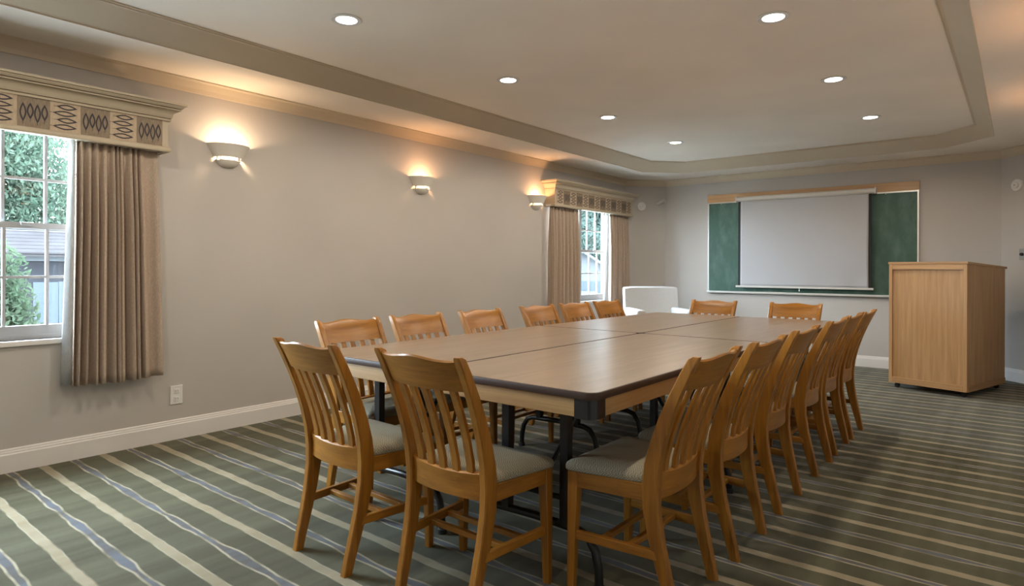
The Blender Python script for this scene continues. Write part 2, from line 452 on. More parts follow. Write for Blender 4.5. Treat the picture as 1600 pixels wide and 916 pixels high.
# ------------------------------------------------------------------ folding tables
TZ = .755
def folding_table(cx, cy, label):
    W, L = .786, 1.842
    t = thing('folding_table', label, 'table', (cx, cy, 0), 0, 'folding tables pushed together')
    x1, y1 = W / 2, L / 2
    o_ = rrect(-x1, x1, -y1, y1, .044); i_ = rrect(-x1 + .006, x1 - .006, -y1 + .006, y1 - .006, .038)
    MB().prism(i_, TZ - .024, TZ).build('tabletop', 'laminate', t)
    def ring(p, z): return [(x, y, z) for x, y in p]
    def mid(k): return [(a + (b - a) * k, c + (d - c) * k) for (a, c), (b, d) in zip(i_, o_)]
    rs = [ring(i_, TZ - .0004), ring(mid(.7), TZ - .0015), ring(o_, TZ - .006), ring(o_, TZ - .020), ring(mid(.6), TZ - .0265), ring([(x * .985, y * .985) for x, y in i_], TZ - .0265)]
    MB().rings(rs, cap=False).build('edge_band', 'edge', t, smooth=True)
    ap0, ap1 = TZ - .088, TZ - .024
    e = .012
    for s in (-1, 1):
        MB().box(-x1 + .07, x1 - .07, min(s * (y1 - e), s * (y1 - e - .019)), max(s * (y1 - e), s * (y1 - e - .019)), ap0, ap1).build('apron', 'ply_x', t, bev=.002)
        MB().box(min(s * (x1 - e), s * (x1 - e - .019)), max(s * (x1 - e), s * (x1 - e - .019)), -y1 + .07, y1 - .07, ap0, ap1).build('apron', 'ply_y', t, bev=.002)
    for sx in (-1, 1):
        for sy in (-1, 1):
            pr = []
            r = .035; xo, yo = x1 - .009, y1 - .009
            pts = [(xo - .075, yo)] + [(xo - r + r * math.sin(a), yo - r + r * math.cos(a)) for a in [PI / 2 * k / 5 for k in range(6)]] + [(xo, yo - .075)]
            inn = [(min(x, xo - .006) if x > xo - .07 else x, y - .006 if y > yo - .03 else y) for x, y in pts]
            poly = pts + list(reversed([(x - .004 - (.0 if x < xo - .05 else .003), y - .006) for x, y in pts]))
            poly = [(sx * x, sy * y) for x, y in poly]
            MB().prism(poly, ap0 - .003, TZ - .026).build('corner_plate', 'black', t)
    # two leg frames
    for s in (-1, 1):
        ly = s * (y1 - (.215 if s < 0 else .33))
        lf = MB()
        for sx in (-1, 1):
            lf.tube([(sx * .140, ly, ap0 + .05), (sx * .140, ly, .205)], .017, square=True)
        lf.box(-.24, .24, ly - .022, ly + .022, ap0 + .03, ap0 + .055)
        lg = lf.build('leg_frame', 'black', t)
        pts = [(-.285, 0, .012), (-.282, 0, .08), (-.268, 0, .14), (-.235, 0, .185), (-.19, 0, .20), (0, 0, .205), (.19, 0, .20), (.235, 0, .185), (.268, 0, .14), (.282, 0, .08), (.285, 0, .012)]
        MB().tube([(x, ly, z) for x, _, z in pts], .016, 10).build('foot_rail', 'black', lg, smooth=True)
        for sx in (-1, 1):
            MB().lathe([(0, 0), (.021, 0), (.021, .02), (.016, .024), (0, .024)], 12, c=(sx * .285, ly, 0)).build('foot_cap', 'rubber', lg, smooth=True)
        MB().tube([(0, ly, .30), (0, ly - s * .20, .46), (0, ly - s * .42, ap0 + .02)], .010, 8).build('folding_brace', 'black', lg, smooth=True)
        MB().tube([(-.140, ly, .30), (.140, ly, .30)], .011, 8).build('crossbar', 'black', lg, smooth=True)
    return t
TXC, TY = (2.175, 2.967), (2.665, 4.515)
folding_table(TXC[0], TY[0], 'oak laminate folding table at the near end, on the window side')
folding_table(TXC[1], TY[0], 'oak laminate folding table with the rounded dark corner nearest the viewer')
folding_table(TXC[0], TY[1], 'oak laminate folding table in front of the white armchair')
folding_table(TXC[1], TY[1], 'oak laminate folding table farthest right, toward the lectern')

# ------------------------------------------------------------------ chairs
BP = [(0, -.218, .036), (.06, -.206, .040), (.14, -.188, .046), (.24, -.167, .053), (.34, -.153, .059), (.42, -.152, .061), (.50, -.160, .058),
      (.58, -.178, .053), (.66, -.203, .048), (.74, -.234, .043), (.82, -.270, .038), (.868, -.294, .034), (.876, -.297, .024)]
def back(z):
    for (a, y, t), (b, y2, t2) in zip(BP, BP[1:]):
        if a <= z <= b:
            k = (z - a) / (b - a); return y + (y2 - y) * k, t + (t2 - t) * k
    return BP[-1][1:]
def make_chair():
    c = thing('slat_back_chair', '', 'chair', group='slat back chairs around the tables')
    def rect(cx, cy, z, wx, wy, ch=.004):
        a, b = wx / 2, wy / 2
        return [(cx + x, cy + y, z) for x, y in ((-a + ch, -b), (a - ch, -b), (a, -b + ch), (a, b - ch), (a - ch, b), (-a + ch, b), (-a, b - ch), (-a, -b + ch))]
    for s in (-1, 1):
        rs = []
        for z, y, t in BP:
            ox = .196 + .013 * max(0, (z - .35) / .52) - .012 * max(0, (.35 - z) / .35)
            w = .031 if z < .87 else .022
            rs.append(rect(s * (ox - .0155), y + t / 2, z, w, t))
        MB().rings(rs).build('back_post', 'chair_z', c, smooth=True)
        rs = []
        for z, w in ((0, .027), (.2, .033), (.36, .040), (.425, .040)):
            rs.append(rect(s * (.226 - w / 2), .190 - w / 2, z, w, w, .003))
        MB().rings(rs).build('front_leg', 'chair_z', c)
        # side seat rail and side stretcher, tapering towards the rear
        def bar(xr, yr, xf, yf, z0, z1, w):
            return [[(s * (xr - w), yr, z0), (s * xr, yr, z0), (s * xr, yr, z1), (s * (xr - w), yr, z1)],
                    [(s * (xf - w), yf, z0), (s * xf, yf, z0), (s * xf, yf, z1), (s * (xf - w), yf, z1)]]
        MB().rings(bar(.194, -.11, .222, .165, .370, .428, .022)).build('seat_rail', 'chair_y', c, bev=.002)
        MB().rings(bar(.190, -.15, .216, .165, .178, .210, .020)).build('side_stretcher', 'chair_y', c, bev=.003)
    MB().box(-.19, .19, .160, .184, .370, .428).build('seat_rail', 'chair_x', c, bev=.002)
    for y in (-.035, .065):
        MB().box(-.192, .192, y - .011, y + .011, .183, .203).build('cross_stretcher', 'chair_x', c, bev=.003)
    # crest and lower rails: bowed backwards between the posts
    def rail(zlo, ztop, bow, th, name, n=14, xw=.192, fwd=.010):
        rs = []
        for i in range(n + 1):
            u = -1 + 2 * i / n; x = u * xw
            yb = -bow * (1 - u * u)
            z1 = ztop(u); z0 = zlo(u)
            def pt(z, k):
                y, t = back(z); return (x, y + t / 2 + yb + k * th / 2 + fwd * 0, z)
            zm = (z0 + z1) / 2
            rs.append([pt(z0, -1), pt(zm, -1), pt(z1 - .006, -1), pt(z1, -.3), pt(z1, .3), pt(z1 - .006, 1), pt(zm, 1), pt(z0, 1)])
        return MB().rings(rs).build(name, 'chair_x', c, smooth=True)
    rail(lambda u: .758 - .004 * (1 - u * u), lambda u: .858 + .015 * math.exp(-(u / .50) ** 2) + .008 * abs(u) ** 4, .026, .022, 'crest_rail', 20, .184)
    rail(lambda u: .376, lambda u: .474 - .010 * (1 - u * u), .026, .022, 'lower_rail', xw=.180)
    for k in range(5):
        u = -.68 + .34 * k; xs0 = u * .176; xs1 = u * .184
        rs = []
        for i in range(9):
            z = .462 + (.772 - .462) * i / 8; y, t = back(z); yc = y + t / 2 - .026 * (1 - u * u)
            x = xs0 + (xs1 - xs0) * i / 8; w = .0155
            rs.append([(x - w, yc - .007, z), (x + w, yc - .007, z), (x + w, yc + .007, z), (x - w, yc + .007, z)])
        MB().rings(rs).build('slat', 'chair_z', c, bev=.002, smooth=True)
    # padded seat: a domed trapezoid
    n = 12; vs = []; 
    def seat_ring(inset, z):
        out = []
        hw0, hw1, ya, yb = .185 - inset, .240 - inset, -.120 + inset, .207 - inset
        cr = max(.012, .045 - inset)
        corners = [(-hw0, ya), (hw0, ya), (hw1, yb), (-hw1, yb)]
        for i, (px, py) in enumerate(corners):
            prv = Vector(corners[i - 1]); nx = Vector(corners[(i + 1) % 4]); p = Vector((px, py))
            d1 = (prv - p).normalized() * cr; d2 = (nx - p).normalized() * cr
            for k in range(5):
                t = k / 4
                q = (p + d1) * (1 - t) ** 2 + p * 2 * t * (1 - t) + (p + d2) * t ** 2
                out.append((q.x, q.y, z))
        return out
    rs = [seat_ring(.010, .424), seat_ring(.001, .430), seat_ring(0, .440), seat_ring(.004, .450), seat_ring(.016, .459), seat_ring(.045, .467), seat_ring(.09, .472), seat_ring(.13, .474)]
    MB().rings(rs).build('seat_cushion', 'tweed', c, smooth=True)
    return c
chair = make_chair()
SEATS = []
side_words = ['nearest the viewer', 'second from the viewer', 'third from the viewer', 'fourth from the viewer', 'fifth from the viewer', 'farthest from the viewer']
SEATS.append((2.292, 1.665, math.radians(-2), 'oak slat back chair at the near table end, on the window side'))
SEATS.append((2.855, 1.722, 0, 'oak slat back chair at the near table end, beside the rounded table corner'))
for x, y, w in zip((3.332, 3.345, 3.337, 3.335, 3.325, 3.33), (2.14, 2.68, 3.29, 3.99, 4.51, 4.98), side_words):
    SEATS.append((x, y, PI / 2, 'oak slat back chair on the lectern side of the table, ' + w))
for y, w in zip((2.15, 2.655, 3.24, 3.90, 4.42, 4.94), side_words):
    SEATS.append((1.81, y, -PI / 2, 'oak slat back chair along the window wall, ' + w))
SEATS.append((2.25, 5.37, PI, 'oak slat back chair at the far table end, beside the white armchair'))
SEATS.append((2.945, 5.395, PI, 'oak slat back chair at the far table end, below the projection screen'))
for i, (x, y, rz, lab) in enumerate(SEATS):
    if i == 0:
        chair.location = (x, y, 0); chair.rotation_euler = (0, 0, rz); chair['label'] = lab
    else: dup(chair, (x, y, 0), rz, lab)

# ------------------------------------------------------------------ lectern
def lectern():
    p0 = Vector((3.425, 7.20)); ang = math.atan2(-.19, .63)
    t = thing('lectern', 'tall pale oak lectern cabinet on small black castors', 'lectern', (p0.x, p0.y, 0), ang)
    W, D, Z0, ZF, ZB = .665, .87, .055, 1.235, 1.195
    def zt(y): return ZF + (ZB - ZF) * y / D
    f = .030
    mb = MB().box(0, W, 0, .02, Z0, ZF - .022)
    mb.build('front_frame_backing', 'oak_z', t)
    for nm, a in (('stile', (0, f, -.020, 0, Z0, ZF - .022)), ('stile', (W - f, W, -.020, 0, Z0, ZF - .022))):
        MB().box(*a).build(nm, 'oak_z', t, bev=.002)
    for a in ((f, W - f, -.020, 0, Z0, Z0 + .055), (f, W - f, -.020, 0, ZF - .022 - .050, ZF - .022)):
        MB().box(*a).build('rail', 'oak_x', t, bev=.002)
    for x0, x1 in ((W - .02, W), (0, .02)):
        mb = MB(); pr = [(.02, Z0), (D, Z0), (D, zt(D) - .022), (.02, zt(.02) - .022)]
        mb.rings([[(x0, y, z) for y, z in pr], [(x1, y, z) for y, z in pr]]).build('side_panel', 'oak_z', t)
        MB().box(x0 - .001 if x0 == 0 else x1, x1 if x0 == 0 and False else (x0 - .006 if x0 == 0 else x1 + .006), .0, D, Z0, Z0 + .055).build('plinth_strip', 'oak_y', t)
    MB().box(.02, W - .02, .02, D - .02, Z0, Z0 + .02).build('base_panel', 'oak_y', t)
    MB().box(.02, W - .02, D * .45, D - .02, .60, .62).build('shelf', 'oak_x', t)
    pr = [(-.024, zt(-.024)), (D + .03, zt(D + .03)), (D + .03, zt(D + .03) - .022), (-.024, zt(-.024) - .022)]
    MB().rings([[(x, y, z) for y, z in pr] for x in (-.006, W + .008)]).build('top', 'oak_x', t, bev=.002)
    for x in (.05, W - .05):
        for y in (.05, D - .06):
            c = MB().box(x - .014, x + .014, y - .014, y + .014, .038, Z0).build('castor', 'black', t)
            MB().lathe([(0, -.012), (.02, -.012), (.024, -.006), (.024, .006), (.02, .012), (0, .012)], 16, axis='y', c=(x, y, .024)).build('wheel', 'rubber', c, smooth=True)
lectern()

# ------------------------------------------------------------------ chalkboard and projection screen
YB = Y1
def board():
    t = thing('chalkboard', 'wide green chalkboard with aluminium frame and oak top rail on end wall', 'chalkboard', (0, YB, 0))
    x0, x1, z0, z1 = 1.062, 3.530, .850, 2.072
    MB().box(x0 + .012, x1 - .012, -.018, 0, z0 + .012, z1 - .012).build('board_panel', 'chalk', t)
    for a in ((x0, x0 + .016, z0, z1), (x1 - .016, x1, z0, z1)):
        MB().box(a[0], a[1], -.026, 0, a[2], a[3]).build('frame_side', 'alu', t)
    MB().box(x0 + .016, x1 - .016, -.026, 0, z1 - .016, z1).build('frame_top', 'alu', t)
    MB().box(x0, x1, -.060, 0, z0 - .012, z0 + .014).build('chalk_tray', 'alu', t, bev=.004)
    MB().box(x0 - .006, x1 + .006, -.024, 0, z1, z1 + .105).build('top_rail', 'rail_x', t, bev=.003)
    for x in (1.25, 2.63, 2.70, 3.2):
        MB().tube([(x, -.03, z1 - .012), (x, -.034, z1 - .03)], .005, 8).build('hook', 'alu', t)
board()
def screen():
    t = thing('projection_screen', 'pulled down white projection screen with black side edges over the chalkboard', 'projection screen', (0, YB, 0))
    # housing
    MB().rings([[(x, -.090 + .034 * math.cos(a), 2.088 + .032 * math.sin(a)) for a in [2 * PI * k / 16 for k in range(16)]] for x in (1.490, 3.100)]).build('roller_case', 'metal_white', t, smooth=True)
    for x0, x1 in ((1.478, 1.490), (3.100, 3.112)):
        MB().box(x0, x1, -.126, -.026, 2.052, 2.124).build('end_cap', 'plastic_white', t, bev=.004)
    nx, nz = 60, 40; vs = []; fs = []
    X0, X1, Z0, Z1 = 1.535, 3.035, .945, 2.070
    for j in range(nz + 1):
        for i in range(nx + 1):
            u, v = i / nx, j / nz
            w = .010 * math.sin(9 * u + 6 * v) * (1 - v) ** 1.5 * max(0, u - .3) * 2 + .006 * math.sin(23 * u - 9 * v) * (1 - v) ** 3 * u
            vs.append((X0 + (X1 - X0) * u, -.092 + w, Z0 + (Z1 - Z0) * v))
    for j in range(nz):
        for i in range(nx):
            a = j * (nx + 1) + i; fs.append((a, a + 1, a + nx + 2, a + nx + 1))
    MB().add(vs, fs).build('screen_fabric', 'screen', t, smooth=True, solid=.001)
    for a, b in ((X0 - .030, X0), (X1, X1 + .030)):
        MB().box(a, b, -.0925, -.0915, Z0, Z1).build('black_border', 'screen_black', t)
    MB().box(1.475, 3.090, -.102, -.082, .920, .945).build('bottom_bar', 'metal_white', t, bev=.003)
    MB().tube([(2.27, -.092, .922), (2.27, -.092, .885)], .006, 8).build('pull_tab', 'alu', t)
screen()

# ------------------------------------------------------------------ sconces
def make_sconce():
    t = thing('wall_sconce', '', 'wall lamp', group='ceramic wall sconces')
    # local: +x away from the wall, z=0 at rim top
    def half(prof, th):
        mb = MB(); n = 28
        out = [(r, z) for r, z in prof]; inn = [(max(r - th, .0005), z + (.0 if i else .0)) for i, (r, z) in enumerate(prof)]
        full = out + list(reversed(inn)) + [out[0]]
        vs = []; k = n + 1
        mb.lathe(full, n, -PI / 2, PI / 2)
        mb.v = [(x * .86, y, z) for x, y, z in mb.v]
        return mb
    half([(.152, 0), (.150, -.006), (.138, -.022), (.118, -.055), (.100, -.088)], .008).build('shade', 'ceramic', t, smooth=True)
    half([(.088, -.108), (.080, -.124), (.060, -.143), (.030, -.154), (.001, -.157)], .006).build('lower_bowl', 'ceramic', t, smooth=True)
    for a in (-1.15, .55):
        x, y = .092 * math.cos(a) * .86, .092 * math.sin(a)
        MB().box(x - .006, x + .006, y - .008, y + .008, -.114, -.084).build('strut', 'ceramic', t)
    MB().box(0, .012, -.05, .05, -.15, -.03).build('back_plate', 'ceramic', t, bev=.003)
    MB().lathe([(0, -.100), (.008, -.098), (.013, -.088), (.014, -.078), (.010, -.068), (0, -.064)], 12, c=(.070, 0, 0)).build('bulb', 'bulb', t, smooth=True)
    return t
def sconce_light(loc, scale, col):
    l = bpy.data.lights.new('sconce_light', 'POINT'); l.energy = SCONCE_W * scale; l.color = col; l.shadow_soft_size = .022
    o = bpy.data.objects.new('sconce_light', l); COL.objects.link(o); o.location = loc
sc0 = make_sconce()
SC = [(0, 2.24, 2.025, 0, 'cream half bowl wall sconce beside the near window curtain'),
      (0, 4.11, 2.012, 0, 'cream half bowl wall sconce alone in the middle of the long wall'),
      (0, 5.93, 2.003, 0, 'cream half bowl wall sconce next to the far window cornice')]
for i, y in enumerate((2.24, 4.11, 5.93)):
    SC.append((RX, y, 2.01, PI, 'cream half bowl sconce on the right wall outside the photograph, ' + ('nearest', 'middle', 'farthest')[i]))
for i, (x, y, z, rz, lab) in enumerate(SC):
    if i == 0: sc0.location = (x, y, z); sc0.rotation_euler = (0, 0, rz); sc0['label'] = lab
    else: dup(sc0, (x, y, z), rz, lab)
    s = 1 if x < 1 else -1
    sconce_light((x + s * .088, y, z - .036), (1.25 if i == 0 else .72 if i < 3 else .6), (1.0, .70, .43) if i == 0 else SCONCE_COL)

# ------------------------------------------------------------------ recessed downlights
def make_down():
    t = thing('recessed_downlight', '', 'ceiling light', group='recessed ceiling downlights')
    MB().lathe([(.056, 0), (.086, 0), (.088, -.004), (.082, -.008), (.060, -.006), (.056, 0)], 32).build('trim_ring', 'plastic_white', t, smooth=True)
    MB().lathe([(0, -.004), (.057, -.004), (.057, -.001), (0, -.001)], 32).build('lens', 'lamp_lens', t)
    return t
d0 = make_down(); first = True
rows = (.73, 2.19, 3.64, 5.10, 6.575)
nm = ('behind the viewer', 'nearest the viewer', 'second from the viewer', 'third from the viewer', 'nearest the chalkboard')
for ci, x in enumerate((1.45, 3.35)):
    for y, w in zip(rows, nm):
        lab = 'lit round recessed ceiling light in the %s row, %s' % (('window side', 'lectern side')[ci], w)
        if first: d0.location = (x, y, ZT); d0['label'] = lab; first = False
        else: dup(d0, (x, y, ZT), 0, lab)
        l = bpy.data.lights.new('downlight', 'SPOT'); l.spot_size = math.radians(173); l.spot_blend = .32; l.shadow_soft_size = .05; l.energy = DOWN_W; l.color = DOWN_COL
        o = bpy.data.objects.new('downlight', l); COL.objects.link(o); o.location = (x, y, ZT - .018)

# ------------------------------------------------------------------ cornices and drapes
def leaf_ring(mb, cx, cz, L, Wd, vertical, x):
    n = 8; th = .0080
    def outline(l, w):
        pts = []
        for i in range(n + 1):
            t = -1 + 2 * i / n; pts.append((t * l, w * (1 - abs(t) ** 1.7)))
        for i in range(1, n):
            t = 1 - 2 * i / n; pts.append((t * l, -w * (1 - abs(t) ** 1.7)))
        return pts
    o = outline(L, Wd); q = outline(L - th * 2.2, Wd - th)
    if vertical: o = [(b, a) for a, b in o]; q = [(b, a) for a, b in q]
    vs = [(x, cx + a, cz + b) for a, b in o] + [(x, cx + a, cz + b) for a, b in q]
    m = len(o)
    mb.add(vs, [(i, (i + 1) % m, m + (i + 1) % m, m + i) for i in range(m)])
    # stalk and inner vein
    if vertical: mb.box(x - .0002, x, cx - .0012, cx + .0012, cz - L - .012, cz - L + .004)
    else: mb.box(x - .0002, x, cx - L - .012, cx - L + .004, cz - .0012, cz + .0012)
def cornice(y0, label, n=13, first_dark=False, w=.15):
    mg = .036; L = n * w + 2 * mg
    t = thing('window_cornice', label, 'cornice', (0, y0, 0), 0, 'box cornices over the windows')
    XB = .150
    mb = MB().box(XB - .018, XB, 0, L, 1.925, 2.125).box(0, XB - .018, 0, .018, 1.925, 2.125).box(0, XB - .018, L - .018, L, 1.925, 2.125).box(0, XB, .0, L, 2.125, 2.14)
    mb.build('box', 'cornice', t)
    path = [(0.0005, 0), (XB, 0), (XB, L), (0.0005, L)]
    path = list(reversed(path))          # outward on the left-hand side
    cr = [(0, 2.094), (.012, 2.094), (.014, 2.104), (.004, 2.106), (.004, 2.111), (.016, 2.112), (.018, 2.120)]
    for i in range(6):
        a = PI / 2 * i / 5; cr.append((.020 + .034 * (1 - math.cos(a)), 2.122 + .040 * math.sin(a)))
    cr += [(.058, 2.162), (.058, 2.168), (.050, 2.169), (.050, 2.173), (.064, 2.174), (.074, 2.186), (.074, 2.190), (.084, 2.191), (.084, 2.204), (0, 2.204)]
    sweep(MB(), path, cr).build('crown_moulding', 'cornice', t, smooth=True)
    sweep(MB(), path, [(-.018, 1.896), (.010, 1.896), (.014, 1.903), (.014, 1.915), (.008, 1.926), (0, 1.930), (-.018, 1.930)]).build('bottom_moulding', 'cornice', t, smooth=True)
    MB().box(0, XB - .004, .02, L - .02, 2.085, 2.097).build('dust_board', 'cornice', t)
    sq = {}; mo = {}
    for k in range(n):
        dark = (k % 2 == 1) if not first_dark else (k % 2 == 0)
        if dark not in sq:
            o = MB().box(0, .003, .001, w - .001, 1.929, 2.100).build('fabric_square', 'sq_dark' if dark else 'sq_light', t)
            sq[dark] = o
            mb = MB()
            for q in range(4):
                if dark: leaf_ring(mb, w * (.17 + .22 * q), 2.012 + (.006 if q % 2 else -.004), .054 - .007 * (q % 2), .0165, True, .0036)
                else: leaf_ring(mb, w * .5 + (.006 if q % 2 else -.004), 1.956 + .038 * q, .060 - .008 * (q % 2), .0165, False, .0036)
            m = mb.build('leaf_motif', 'motif', o); mo[dark] = m
        else:
            o = sq[dark].copy(); COL.objects.link(o)
            m = mo[dark].copy(); COL.objects.link(m); m.parent = o
        o.location = (XB, mg + w * k, 0)
    return t
cornice(1.775 - 13 * .15 - .072, 'khaki box cornice with leaf print squares over the near left window', first_dark=True)
cornice(6.115, 'khaki box cornice with leaf print squares over the far window', w=.141)

def drape(y0, y1, z0, z1, label, folds, lining=None, seed=1, flare=.03, flat=0):
    rnd = random.Random(seed)
    t = thing('curtain_panel', label, 'curtain', (0, 0, 0), 0, 'taupe pleated curtains')
    ns, nz = folds * 12, 26
    wd = [rnd.uniform(.45, 1.7) for _ in range(folds)]
    if flat: wd[-1] = 2.6
    cum = [0]
    for w in wd: cum.append(cum[-1] + w)
    cum = [c / cum[-1] for c in cum]
    am = [rnd.uniform(.55, 1.35) for _ in range(folds + 1)]; dr = [rnd.uniform(-1, 1) for _ in range(folds + 1)]
    if flat: am[-1] = .35; am[-2] = .9
    vs = []; fs = []
    for j in range(nz + 1):
        v = j / nz; z = z1 + (z0 - z1) * v
        for i in range(ns + 1):
            a = min(i // 12, folds - 1); fr = i / 12 - a
            u = cum[a] + (cum[a + 1] - cum[a]) * fr
            u += .012 * math.sin(2 * PI * fr) * dr[a] * v + .010 * (dr[a] * (1 - fr) + dr[a + 1] * fr) * v
            amp = (.012 + .024 * min(1, v * 3)) * (am[a] * (1 - fr) + am[a + 1] * fr)
            sgn = math.cos(2 * PI * fr)
            sgn = math.copysign(abs(sgn) ** .7, sgn)
            yy = y0 + (y1 - y0) * u + flare * v * (u - .35)
            x = .080 + amp * sgn + .004 * math.sin(5 * u + 3 * v)
            vs.append((x, yy, z + .006 * math.sin(4 * u + seed) * v))
    w = ns + 1
    for j in range(nz):
        for i in range(ns):
            a = j * w + i; fs.append((a, a + 1, a + w + 1, a + w))
    MB().add(vs, fs).build('drape', 'drape', t, smooth=True, solid=.004)
    MB().box(.03, .10, y0, y1, z1 - .01, z1 + .012).build('heading_track', 'metal_white', t)
    if lining:
        yl = y0 if lining < 0 else y1
        vs = []; fs = []; nz2 = 16
        for j in range(nz2 + 1):
            v = j / nz2; z = z1 + (z0 + .01 - z1) * v
            base_y = yl + flare * v * ((0 if lining < 0 else 1) - .35)
            for i, (dx, dy) in enumerate(((.074, 0.006), (.062, -.012), (.040, -.026), (.018, -.022))):
                vs.append((dx, base_y - dy * lining * (.6 + v * .9), z))
        for j in range(nz2):
            for i in range(3):
                a = j * 4 + i; fs.append((a, a + 1, a + 5, a + 4))
        MB().add(vs, fs).build('lining', 'lining', t, smooth=True, solid=.002)
    return t
drape(1.285, 1.735, .452, 1.91, 'taupe pleated curtain hanging at the right of the near window', 11, lining=-1, seed=3, flare=.06, flat=1)
drape(-.25, .20, .452, 1.91, 'taupe pleated curtain at the left of the near window, outside the photograph', 9, seed=4)
drape(6.10, 6.72, .452, 1.91, 'taupe pleated curtain left of the far window, behind the oak chairs', 9, lining=1, seed=5)
drape(7.50, 8.02, .452, 1.91, 'taupe pleated curtain right of the far window, beside the white armchair', 8, lining=-1, seed=6)

# ------------------------------------------------------------------ armchair
def armchair():
    t = thing('armchair', 'cream upholstered armchair standing in the corner by the far window', 'armchair', (.80, 7.50, 0), math.radians(-135))
    # local +y is the facing direction, backrest at -y
    W = .36
    pr = []
    rs = []
    for i in range(15):
        u = -1 + 2 * i / 14; x = u * W; yb = -.30 + .03 * u * u * 1.6
        top = .925 - .012 * abs(u) ** 6
        rs.append([(x, yb - .02 , .12), (x, yb - .075, .60), (x, yb - .115, top - .02), (x, yb - .085, top), (x, yb - .045, top), (x, yb - .015, top - .02), (x, yb + .03, .60), (x, yb + .09, .30), (x, yb + .09, .12)])
    MB().rings(rs).build('backrest', 'cream_fabric', t, smooth=True)
    for s in (-1, 1):
        a, b = s * (W - .095), s * (W + .02)
        MB().box(min(a, b), max(a, b), -.28, .34, .12, .65).build('armrest', 'cream_fabric', t, bev=.03, seg=4, smooth=True)
        for y in (-.26, .24):
            MB().rings([[(s * .30 + q * x, y + q * yy, z) for x, yy in ((-1, -1), (1, -1), (1, 1), (-1, 1))] for z, q in ((0, .014), (.125, .022))]).build('leg', 'chair_z', t)
    MB().box(-W + .095, W - .095, -.22, .31, .12, .30).build('seat_base', 'cream_fabric', t, bev=.015, smooth=True)
    MB().box(-W + .098, W - .098, -.20, .33, .30, .45).build('seat_cushion', 'cream_fabric', t, bev=.04, seg=4, smooth=True)
armchair()

# ------------------------------------------------------------------ small wall fittings
def wall_disc(c, ang, r, label, nm):
    t = thing(nm, label, 'alarm', c, ang)
    MB().lathe([(0, -.002), (r, -.002), (r, .012), (r * .92, .020), (r * .62, .022), (r * .60, .016), (r * .52, .016), (r * .48, .030), (r * .30, .036), (0, .037)], 32, axis='y').build('housing', 'plastic_white', t, smooth=True)
    MB().lathe([(0, .036), (r * .12, .036), (r * .12, .040), (0, .040)], 12, axis='y').build('indicator', 'plate_grey', t)
    return t
s2 = math.sqrt(.5)
wall_disc((.165, 8.265, 2.06), math.radians(-135), .062, 'round white alarm on the angled wall beside the far cornice', 'wall_alarm')
wall_disc((4.405, 8.365 + .02, 2.044), math.radians(135), .062, 'round white alarm on the angled wall above the lectern', 'wall_alarm')
t = thing('thermostat', 'small grey wall control plate with a black knob above the lectern', 'thermostat', (4.452, 8.338, 1.325), math.radians(135))
MB().box(-.036, .036, 0, .012, -.056, .056).build('plate', 'plate_grey', t, bev=.003)
MB().lathe([(0, .012), (.017, .012), (.015, .030), (0, .031)], 16, axis='y').build('knob', 'rubber', t, smooth=True)
# motion sensor on a bracket high in the corner
t = thing('motion_sensor', 'small cream sensor on a bracket high in the wall corner', 'sensor', (.405, 8.505, 2.135))
MB().lathe([(0, 0), (.024, 0), (.022, .010), (0, .012)], 16, c=(0, 0, 0), axis='y').build('bracket_base', 'metal_white', t, smooth=True)
MB().tube([(0, -.002, 0), (.0, -.045, -.004), (-.01, -.075, -.02)], .008, 8).build('bracket_arm', 'plate_grey', t, smooth=True)
MB().tube([(.045, -.10, .018), (-.03, -.085, -.02), (-.065, -.08, -.034)], .026, 12).build('sensor_head', 'metal_white', t, smooth=True)
# outlet
t = thing('wall_outlet', 'white wall outlet plate below the near curtain', 'outlet', (0, 1.895, .298))
MB().box(0, .006, -.040, .040, -.062, .062).build('plate', 'plastic_white', t, bev=.002)
for z in (-.026, .026):
    o = MB().box(.006, .009, -.017, .017, z - .015, z + .015).build('socket', 'plastic_white', t, bev=.003)
    for y in (-.007, .007): MB().box(.009, .0093, y - .0012, y + .0012, z - .005, z + .006).build('slot', 'rubber', o)

# ------------------------------------------------------------------ outside
GZ = -.9
struct(MB().box(-60, 60, -60, 70, GZ - .1, GZ).build('ground', 'bounce_ground'), 'pale ground outside the windows, lightened to bounce daylight indoors')
def foliage(name, mat, parent, blobs, n, size, seed, droop=0):
    rnd = random.Random(seed); vs = []; fs = []
    for (cx, cy, cz, rx, ry, rz, wgt) in blobs:
        for _ in range(int(n * wgt)):
            while True:
                p = Vector((rnd.uniform(-1, 1), rnd.uniform(-1, 1), rnd.uniform(-1, 1)))
                if .25 < p.length < 1: break
            c = Vector((cx + p.x * rx, cy + p.y * ry, cz + p.z * rz))
            a = Vector((rnd.gauss(0, 1), rnd.gauss(0, 1), rnd.gauss(0, 1) - droop)).normalized()
            b = a.cross(Vector((rnd.gauss(0, 1), rnd.gauss(0, 1), rnd.gauss(0, 1)))).normalized()
            l = size * rnd.uniform(.6, 1.4); w = l * .42
            o = len(vs)
            vs += [c - a * l, c + b * w, c + a * l, c - b * w]; fs.append((o, o + 1, o + 2, o + 3))
    mb = MB(); mb.v = [tuple(v) for v in vs]; mb.f = fs
    me = bpy.data.meshes.new(name); me.from_pydata(mb.v, [], mb.f); me.materials.append(MAT[mat])
    o = bpy.data.objects.new(name, me); COL.objects.link(o); o.parent = parent; return o
